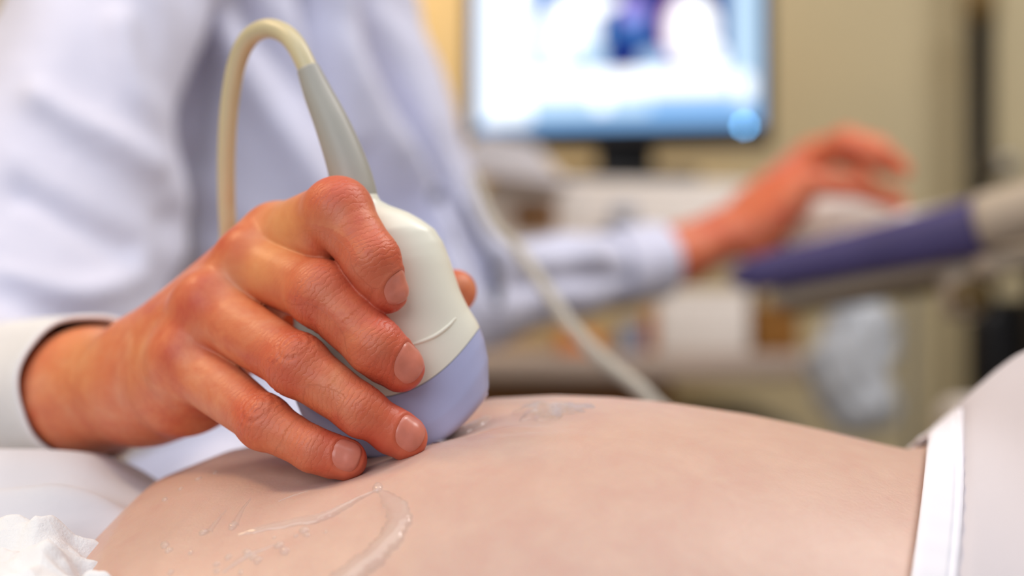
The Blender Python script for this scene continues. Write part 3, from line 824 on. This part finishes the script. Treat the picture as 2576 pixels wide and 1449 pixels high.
def pool(x0, x1, y0, y1, n=90, m=60):
    """shallow gel pool with a nearly level top lying on the skin beside the probe"""
    V = []; zr = near([(x0 + x1) / 2, y1, crest(0.0)])[0][2]
    for i in range(n):
        for j in range(m):
            a = -1 + 2 * i / (n - 1); b = -1 + 2 * j / (m - 1); q = max(abs(a), abs(b)); l = math.hypot(a, b) or 1
            a2, b2 = a * q / l, b * q / l; an = math.atan2(b2, a2); k = 1 + .16 * math.sin(3 * an + 1) + .10 * math.sin(7 * an) + .07 * math.sin(13 * an + 2)
            x_ = (x0 + x1) / 2 + a2 * k * (x1 - x0) / 2; y_ = (y0 + y1) / 2 + b2 * k * (y1 - y0) / 2
            h_ = bvh.ray_cast(Vector((x_, y_, H + .2)), Vector((0, 0, -1)))[0]
            lift = zr - math.tan(math.radians(5.0)) * (y1 - y_) - h_.z + .0004 + .00011 * math.sin(1500 * y_ + 3 * math.sin(x_ * 500)) * (1 + math.sin(x_ * 700))
            V.append((x_, y_, h_.z - .00006 + max(lift, .0002) * max(0, 1 - q ** 5) ** .7))
    return np.array(V), gridfaces(n, m)
gel.part('wet_film', pool(.0010, .0275, .488, .519), M['gelwet'], 'glistening wet patch by the probe')
# gel squeezed out at the probe's foot
gel.part('bead', ribbon([(1095, 1118), (1130, 1102), (1165, 1086), (1200, 1068), (1226, 1050)], [.002, .0035, .0042, .0038, .002], [.001, .0016, .0018, .0015, .0008]), M['gel'])
drops = [(415, 1372, 1.5), (425, 1385, 1.1), (513, 1340, 1.4), (586, 1324, 1.6), (950, 1228, 1.9), (622, 1390, 1.4), (638, 1402, 1.1), (702, 1372, 1.4), (716, 1386, 1.5), (765, 1335, 1.4), (772, 1346, 1.0), (575, 1402, 1.1),
         (480, 1390, .9), (545, 1420, 1.0), (500, 1205, 1.1), (542, 1190, .9), (455, 1230, .9), (415, 1257, 1.1), (820, 1338, .6), (745, 1348, .7), (690, 1352, .6), (650, 1410, 1.2), (430, 1440, 1.0), (545, 1437, .9), (605, 1440, .8)]
for (x_, y_, r_) in drops:
    q = hit(x_, y_)
    if q is None: continue
    q, nn = near(q); r_ *= .00105; a, u, w = frame_of(nn, (1, 0, 0)); V = []
    for i in range(7):
        f = i / 6
        for k in range(16):
            t_ = 2 * math.pi * k / 16; rad = r_ * math.sin(f * math.pi / 2 + 0) * (1 + .15 * math.sin(2 * t_ + x_)); V.append(q + (u * math.cos(t_) * 1.2 + w * math.sin(t_)) * max(rad, 1e-6) + a * (r_ * .75 * math.cos(f * math.pi / 2) - .00006))
    gel.part('droplet', (V, gridfaces(7, 16, True)[:, ::-1]), M['gel'])

# ================================================================== BACKGROUND
# --- monitor
MD = 1.83
ml, mr = P(1190, 328, 1.87), P(1915, 311, 1.80)
mw = np.linalg.norm((mr - ml)[:2]); mx = (mr - ml); mx[2] = 0; mx /= np.linalg.norm(mx); mn = np.cross(mx, [0, 0, 1]); mn = mn if mn[1] < 0 else -mn
Rm = np.stack([mx, -mn, [0, 0, 1]], 1); mh = mw * .78; mc = (ml + mr) / 2
zb = mc[2]
mon = Thing('monitor', 'ultrasound monitor with a bright blue-white scan display', 'monitor', (mc[0], mc[1], zb - .05))
mon.part('bezel', rbox(mc + [0, 0, mh / 2 - .008] - mn * .02, (mw + .026, .030, mh + .042), .008, Rm), M['black'])
def onface(u0, u1, v0, v1, out, t=.001, R=.0):
    c = mc + mx * ((u0 + u1) / 2 - .5) * mw + np.array([0, 0, (v0 + v1) / 2 * mh]) - mn * .02 + mn * (.015 + out)
    return rbox(c, ((u1 - u0) * mw, t, (v1 - v0) * mh), R, Rm)
def emis(name, stops_col, strength):
    t = NT(name); e = t.n('ShaderNodeEmission'); e.inputs[0].default_value = lin(stops_col); e.inputs[1].default_value = strength
    t.l(e.outputs[0], t.out.inputs['Surface']); return t.m
E = dict(white=emis('screen_white', 'FBFDFF', 1.6), lav=emis('screen_pale', 'D2ECFF', 1.1), blue=emis('screen_blue', '8CC2FC', 1.0), mid=emis('screen_midblue', '5CA0F4', .75),
         deep=emis('screen_deep_blue', '2432A0', .55), dark=emis('screen_dark', '2A1E5C', .5), pink=emis('screen_pink', 'FFC4E6', 1.0), violet=emis('screen_violet', 'A79CF0', 1.1), sky=emis('screen_sky', 'B4D8FF', 1.0))
scr = mon.part('screen', onface(.0, 1.0, .0, 1.0, .0005), E['blue'], 'lit screen')
def disc(u, v, ru, rv, out):
    c = mc + mx * (u - .5) * mw + np.array([0, 0, v * mh]) - mn * .02 + mn * (.015 + out)
    V = [c] + [c + mx * ru * mw * math.cos(a) + np.array([0, 0, rv * mh]) * math.sin(a) for a in np.linspace(0, 2 * math.pi, 32, endpoint=False)]
    V = np.vstack([V, np.array(V) - mn * .0006]); Fc = [(0, k, k % 32 + 1) for k in range(1, 33)] + [(k, k + 33, k % 32 + 34, k % 32 + 1) for k in range(1, 33)]
    return V, Fc
U = lambda px: (px - 1190) / 725.; Vv = lambda py: (320 - py) / (mh / 1.83 * F)
sp = lambda g, m: mon.part('screen_pane', g, m, parent=scr)
sp(onface(U(1210), U(1340), Vv(300), .97, .0012), E['white'])
sp(onface(U(1345), U(1840), Vv(240), Vv(175), .0012), E['white'])
sp(onface(U(1345), U(1640), Vv(285), Vv(240), .0012), E['lav'])
sp(onface(U(1640), U(1850), Vv(262), Vv(240), .0012), E['sky'])
sp(onface(U(1350), U(1530), Vv(172), .95, .0012), E['mid'])
sp(onface(U(1535), U(1835), Vv(172), .95, .0012), E['deep'])
sp(onface(U(1850), U(1900), Vv(270), .97, .0012), E['lav'])
sp(disc(U(1440), Vv(70), .105, .13, .0022), E['white']); sp(disc(U(1400), Vv(135), .045, .06, .003), E['white']); sp(disc(U(1490), Vv(130), .05, .08, .003), E['lav'])
sp(disc(U(1600), Vv(65), .050, .07, .0026), E['mid']); sp(disc(U(1600), Vv(25), .048, .06, .0034), E['violet']); sp(disc(U(1650), Vv(150), .055, .045, .0030), E['sky'])
sp(disc(U(1725), Vv(75), .075, .15, .0026), E['pink']); sp(disc(U(1748), Vv(78), .085, .15, .0036), E['white']); sp(disc(U(1785), Vv(150), .055, .08, .0040), E['white'])
sp(disc(U(1520), Vv(260), .03, .035, .0026), E['white']); sp(disc(U(1875), Vv(225), .03, .06, .0026), E['white']); sp(disc(U(1480), Vv(5), .12, .05, .0030), E['white'])
led = P(1873, 316, 1.785)
mon.part('power_light', lathe([(.0001, 0), (.0034, 0), (.0034, .0015), (.0028, .002), (.0001, .0022)], led, mn), emis('power_led', '7EC4FF', 14.0), 'glowing blue power light')
mon.part('neck', rbox((P(1572, 0, 1.88)[0], 1.88, H + .215), (.076, .03, .135), .008), M['black'])
mon.part('stand_base', rbox((P(1572, 0, 1.88)[0], 1.86, H + .1445), (.18, .13, .012), .006), M['black'])

# --- ultrasound machine with its control panel
S0 = P(1822, 706, 1.165); S1 = P(2478, 570, 1.06)
sdir = S1 - S0; SLn = np.linalg.norm(sdir); sdir /= SLn
sn = np.cross(sdir, [0, -1, 0]); sn /= np.linalg.norm(sn); sn = sn if sn[2] > 0 else -sn; sb = np.cross(sn, sdir); sb = sb if sb[1] > 0 else -sb
Rs = np.stack([sdir, sb, sn], 1)
mach = Thing('ultrasound_machine', 'ultrasound machine with purple-grey padded control panel edge and beige shell', 'machine', (.42, 1.45, 0))
n = 40; sp_ = []
for i in range(n):
    f = i / (n - 1); c = S0 + sdir * SLn * f
    hr = np.interp(f, [0, .04, .12, .5, 1], [.003, .010, .0145, .0175, .0230]); 
    sp_.append((c, hr))
V = []
for c, hr in sp_:
    for k in range(24):
        a = 2 * math.pi * k / 24; V.append(c + sn * hr * np.sign(math.sin(a)) * abs(math.sin(a)) ** .8 + sb * hr * .9 * np.sign(math.cos(a)) * abs(math.cos(a)) ** .8 + sb * .012)
Fc = [tuple(q) for q in gridfaces(n, 24, True)] + [tuple(range(24))[::-1], tuple((n - 1) * 24 + k for k in range(24))]
mach.part('palm_rest', (V, [f[::-1] for f in Fc]), M['purple'], 'purple-grey padded palm rest')
cb = S0 + sdir * SLn * .53
panel = mach.part('control_panel', rbox(cb + sb * .11 + sn * .004, (SLn * .98, .19, .020), .008, Rs), M['beige'])
mach.part('panel_underside', rbox(cb + sb * .075 - sn * .024 + sdir * .012, (SLn * .92, .12, .016), .007, Rs), M['beige'])
for i in range(8):
    for j in range(3):
        mach.part('key', rbox(cb + sdir * (-.075 + i * .022) + sb * (.07 + .022 * j) + sn * .017, (.017, .017, .008), .003, Rs), M['offwhite'], parent=panel)
tb = cb + sdir * .03 + sb * .05 + sn * .012
mach.part('trackball', lathe([(.0001, -.012)] + [(.014 * math.sin(a), -.012 * math.cos(a)) for a in np.linspace(.2, 2.9, 10)] + [(.0001, .012)], tb, sn), M['offwhite'], parent=panel)
# round end of the panel and a probe holder under it
e0 = P(2470, 560, 1.055); e1 = P(2700, 500, 1.02)
mach.part('end_grip', tube(catmull([e0, (e0 + e1) / 2, e1], 6), .0215, 24), M['beige'])
mach.part('panel_bracket', rbox(P(2580, 640, 1.08), (.09, .06, .016), .006, rot(-14, 'Y')), M['beige'])
ch = P(2425, 705, 1.10)
mach.part('probe_holder', lathe([(.019, .030), (.0185, -.004), (.0165, -.022), (.012, -.029), (.0001, -.030)], ch, (.10, .25, 1), closed=False), M['beige'])
mach.part('mouth_shade', lathe([(.0001, 0), (.0135, 0), (.0155, .002), (.0150, .004), (.0001, .005)], ch + np.array([-.001, -.0185, -.012]), (-.2, -1, -.35)), M['tan'], 'dark disc painting the shade of the probe holder opening')  # solid dark disc paints the shade inside the holder opening
mach.part('panel_arm', rbox(P(2240, 735, 1.27), (.19, .05, .012), .005, rot(-9, 'Y')), M['tan'])
mach.part('column', rbox((.47, 1.40, .60), (.09, .09, .68), .02), M['offwhite'])
mach.part('base', rbox((.47, 1.40, .14), (.40, .38, .14), .04), M['beige'])
for dx in (-.15, .15):
    for dy in (-.14, .14):
        mach.part('caster', lathe([(.001, -.02), (.034, -.02), (.04, -.012), (.04, .012), (.034, .02), (.001, .02)], (.47 + dx, 1.40 + dy, .0405), (1, 0, 0)), M['black'])
# added pale block standing in for the lit panel surface behind the hand
mach.part('lit_surface_block', rbox(P(2110, 545, 1.33), (.10, .06, .05), .022, rot(-14, 'Y')), M['offwhite'], 'pale rounded block standing for the lit panel surface behind the hand')

# --- equipment shelf: printer, boxes
pr = Thing('printer', 'wide off-white printer standing under the monitor', 'printer', P(1560, 600, 1.83))
pr.part('body', rbox(P(1580, 560, 1.87), (.38, .19, .092), .014), M['offwhite'])
pr.part('lid', rbox(P(1600, 480, 1.865), (.33, .18, .014), .006, rot(1.0, 'Y')), M['offwhite'])
pr.part('control_panel', rbox(P(1570, 540, 1.771), (.030, .006, .020), .003), M['bluegrey'], 'blue-grey button panel')
pr.part('warm_reflection', rbox(P(1345, 545, 1.771), (.055, .008, .030), .003), M['card'], 'warm tan plate painting an orange reflection')  # tan plate paints an orange reflection on the printer front
pr.part('button', rbox(P(1850, 545, 1.771), (.012, .006, .010), .002), M['bluegrey'])
st = Thing('paper_stack', 'white paper stack sloping beside the monitor foot', 'paper', P(1330, 440, 1.72))
for i in range(7): st.part('sheet', rbox(P(1262 + 3 * i, 448 - 13 * i, 1.80), (.16 - .015 * i, .16, .0055), .001, rot(7 + i * .8, 'Y')), M['band'])
shelf = Thing('riser_shelf', 'grey-beige riser shelf on the desk carrying the printer', 'shelf', (P(1570, 0, 1.83)[0], 1.83, H - .0785))
sb_ = P(1570, 665, 1.87)
shelf.part('shelf_board', rbox(sb_, (.43, .20, .016), .004), M['desk'])
for x_ in (-.17, .17): shelf.part('upright', rbox((sb_[0] + x_, 1.91, (sb_[2] - .008 + H - .0777) / 2), (.014, .10, sb_[2] - .008 - H + .0777), .003), M['desk'])

# --- desk with worktop and drawers
desk = Thing('desk', 'wooden desk with grey-beige worktop and oak drawers', 'desk', (.12, 2.0, 0))
wt = H - .0785
desk.part('worktop', rbox((-.015, 1.995, wt - .0155), (.77, .62, .031), .006), M['desk'])
desk.part('cabinet', rbox((-.09, 2.02, wt / 2 - .02), (.58, .56, wt - .06), .004), M['oak'])
for i, zc in enumerate((wt - .115, wt - .30, wt - .49)):
    for j, xc in enumerate((-.235, .055)):
        d_ = desk.part('drawer', rbox((xc, 1.735, zc), (.28, .02, .16), .004), M['oak'])
        desk.part('handle', rbox((xc, 1.718, zc + .03), (.09, .012, .012), .004), M['steel'], parent=d_)
# things on the desk
dz = wt + .0008
def desk_px(px, d): return (px - 1288) / F * d
def thing_box(name, label, cat, px0, px1, pytop, d, dep, mat, lidmat=None, tilt=0):
    w_ = desk_px(px1, d) - desk_px(px0, d); xc = (desk_px(px1, d) + desk_px(px0, d)) / 2
    top = H - (pytop - 724.5) / F * d; T_ = Thing(name, label, cat, (xc, d + dep / 2, dz)); h_ = top - dz
    Rz = rot(tilt, 'Z')
    T_.part('body', rbox((xc, d + dep / 2, dz + h_ * .45), (w_, dep, h_ * .9), .004, Rz), mat)
    T_.part('lid', rbox((xc, d + dep / 2, dz + h_ * .95 - .0002), (w_ * 1.02, dep * 1.02, h_ * .1), .003, Rz), lidmat or mat)
    return T_
thing_box('carton', 'pale white box on the desk below the hand', 'box', 1655, 1885, 730, 1.695, .065, M['offwhite'])
thing_box('cardboard_box', 'brown cardboard box on the desk under the purple palm rest', 'box', 1896, 2012, 765, 1.72, .04, M['card'])
thing_box('orange_box', 'orange box on the desk below the coat sleeve', 'box', 1405, 1512, 838, 1.70, .05, M['orange'], tilt=4)
thing_box('tape_dispenser', 'blue-grey dispenser between the orange box and the white box', 'dispenser', 1558, 1618, 812, 1.71, .05, M['bluegrey'])
thing_box('orange_packet', 'small orange packet against the white box', 'packet', 1622, 1650, 785, 1.72, .03, M['orange'])

# --- grey bins under the desk, right
bins = Thing('pedestal_cabinet', 'dark grey pedestal cabinet under the right end of the desk', 'cabinet', (.30, 1.95, 0))
bins.part('body', rbox((.285, 1.95, .45), (.15, .4, .86), .01), M['grey'])
bins.part('door', rbox((.247, 1.742, .45), (.07, .016, .80), .004), M['grey'])
bins.part('door', rbox((.323, 1.742, .45), (.07, .016, .80), .004), M['bluegrey'], 'blue-grey cabinet door')
# --- plastic bag
bag = Thing('plastic_bag', 'crinkled pale plastic bag hanging below the machine', 'bag', P(2150, 1100, 1.62))
cB = P(2150, 930, 1.62); V = []
nu, nvv = 46, 40
for i in range(nu):
    f = i / (nu - 1); zz = P(0, 745 + f * 350, 1.62)[2]; wx = np.interp(f, [0, .1, .4, .8, .95, 1], [.02, .036, .046, .044, .03, .005])
    for k in range(nvv):
        a = 2 * math.pi * k / nvv; q = 1 + .10 * math.sin(5 * a + f * 9) + .07 * math.sin(9 * a - f * 17) + .05 * math.sin(23 * f + 3 * a)
        V.append((cB[0] + wx * q * math.cos(a) + .006 * math.sin(f * 9), 1.62 + wx * .6 * q * math.sin(a), zz))
bg = bag.part('sack', (V, [tuple(q)[::-1] for q in gridfaces(nu, nvv, True)] + [tuple(range(nvv)), tuple((nu - 1) * nvv + k for k in range(nvv))[::-1]]), M['bag'])
tp = np.array([cB[0], 1.62, P(0, 745, 1.62)[2]])
bag.part('strap', tube(catmull([tp + [-.012, 0, -.005], tp + [-.01, -.01, .03], tp + [0, -.03, .052], tp + [.01, -.01, .03], tp + [.012, 0, -.005]], 8), .002, 8), M['bag'])
bag.part('tied_knot', lathe([(.0001, .012), (.008, .01), (.012, 0), (.008, -.01), (.0001, -.012)], tp, (0, .1, 1)), M['bag'])
hk = Thing('bag_hook', 'slim steel hook rail that the plastic bag hangs from', 'hook', tp)
hk.part('rail', rbox(tp + [0, -.03, .056], (.12, .008, .008), .002), M['steel'])
hk.part('upright', rbox(np.array([tp[0] + .055, tp[1] - .03, tp[2] / 2 + .025]), (.008, .008, tp[2] + .05), .002), M['steel'])

# --- pole
PY = 2.28; x_ = P(2466, 0, PY)[0]; zt = P(0, 50, PY)[2]
pole = Thing('equipment_pole', 'tall black pole with a brass-coloured collar before the wall', 'pole', (x_, PY, 0))
pole.part('shaft', lathe([(.0001, .02), (.0225, .02), (.0225, zt), (.0001, zt)], (x_, PY, 0)), M['black'])
pole.part('collar', lathe([(.0001, zt), (.026, zt), (.026, zt + .05), (.018, zt + .06), (.018, 2.46), (.0001, 2.46)], (x_, PY, 0)), M['tan'], 'dull brass-coloured upper tube')
pole.part('floor_flange', lathe([(.0001, .0), (.07, .0), (.07, .012), (.03, .02), (.0001, .02)], (x_, PY, 0)), M['black'])
cl = P(2530, 420, 2.18); pole.part('clamp', rbox(cl, (.040, .05, .035), .010), M['steel'], 'grey clamp knob')
pole.part('clamp_arm', tube([cl, (x_, PY, cl[2])], .008, 10), M['steel'])

# --- black chair
chair = Thing('office_chair', 'black office chair at the right edge behind the patient', 'chair', (.79, 1.95, 0))
cxx = .79
chair.part('backrest', rbox((cxx, 1.76, H - .215), (.44, .06, .42), .06, rot(-2, 'Y'), 6), M['black'])
chair.part('armrest', rbox((cxx - .17, 1.62, H + .030), (.05, .26, .024), .009), M['black'])
chair.part('arm_post', rbox((cxx - .17, 1.66, H - .10), (.03, .05, .26), .01), M['black'])
chair.part('armrest', rbox((cxx + .17, 1.62, H + .030), (.05, .26, .024), .009), M['black'])
chair.part('seat', rbox((cxx, 1.98, .52), (.42, .42, .07), .03), M['black'])
chair.part('gas_post', lathe([(.0001, .08), (.025, .08), (.025, .5), (.0001, .5)], (cxx, 1.96, 0)), M['steel'])
for k in range(5):
    a = 2 * math.pi * k / 5 + .3; e = (cxx + .22 * math.cos(a), 1.96 + .22 * math.sin(a), .07)
    l_ = chair.part('leg', tube([(cxx, 1.96, .10), e], .016, 10), M['black'])
    chair.part('caster', lathe([(.001, -.012), (.026, -.012), (.026, .012), (.001, .012)], (e[0], e[1], .027), (math.cos(a + 1.57), math.sin(a + 1.57), 0)), M['black'], parent=l_)
# --- outward normals everywhere
for o in [o for o in SC.objects if o.type == 'MESH' and len(o.data.vertices) < 60000]:
    bm = bmesh.new(); bm.from_mesh(o.data)
    if not o.name.startswith(('streak', 'wet_film', 'bead', 'fingernail')): bmesh.ops.recalc_face_normals(bm, faces=bm.faces)
    else:
        if sum(f.normal.z - .6 * f.normal.y for f in bm.faces) < 0: bmesh.ops.reverse_faces(bm, faces=bm.faces)
    bm.to_mesh(o.data); bm.free()
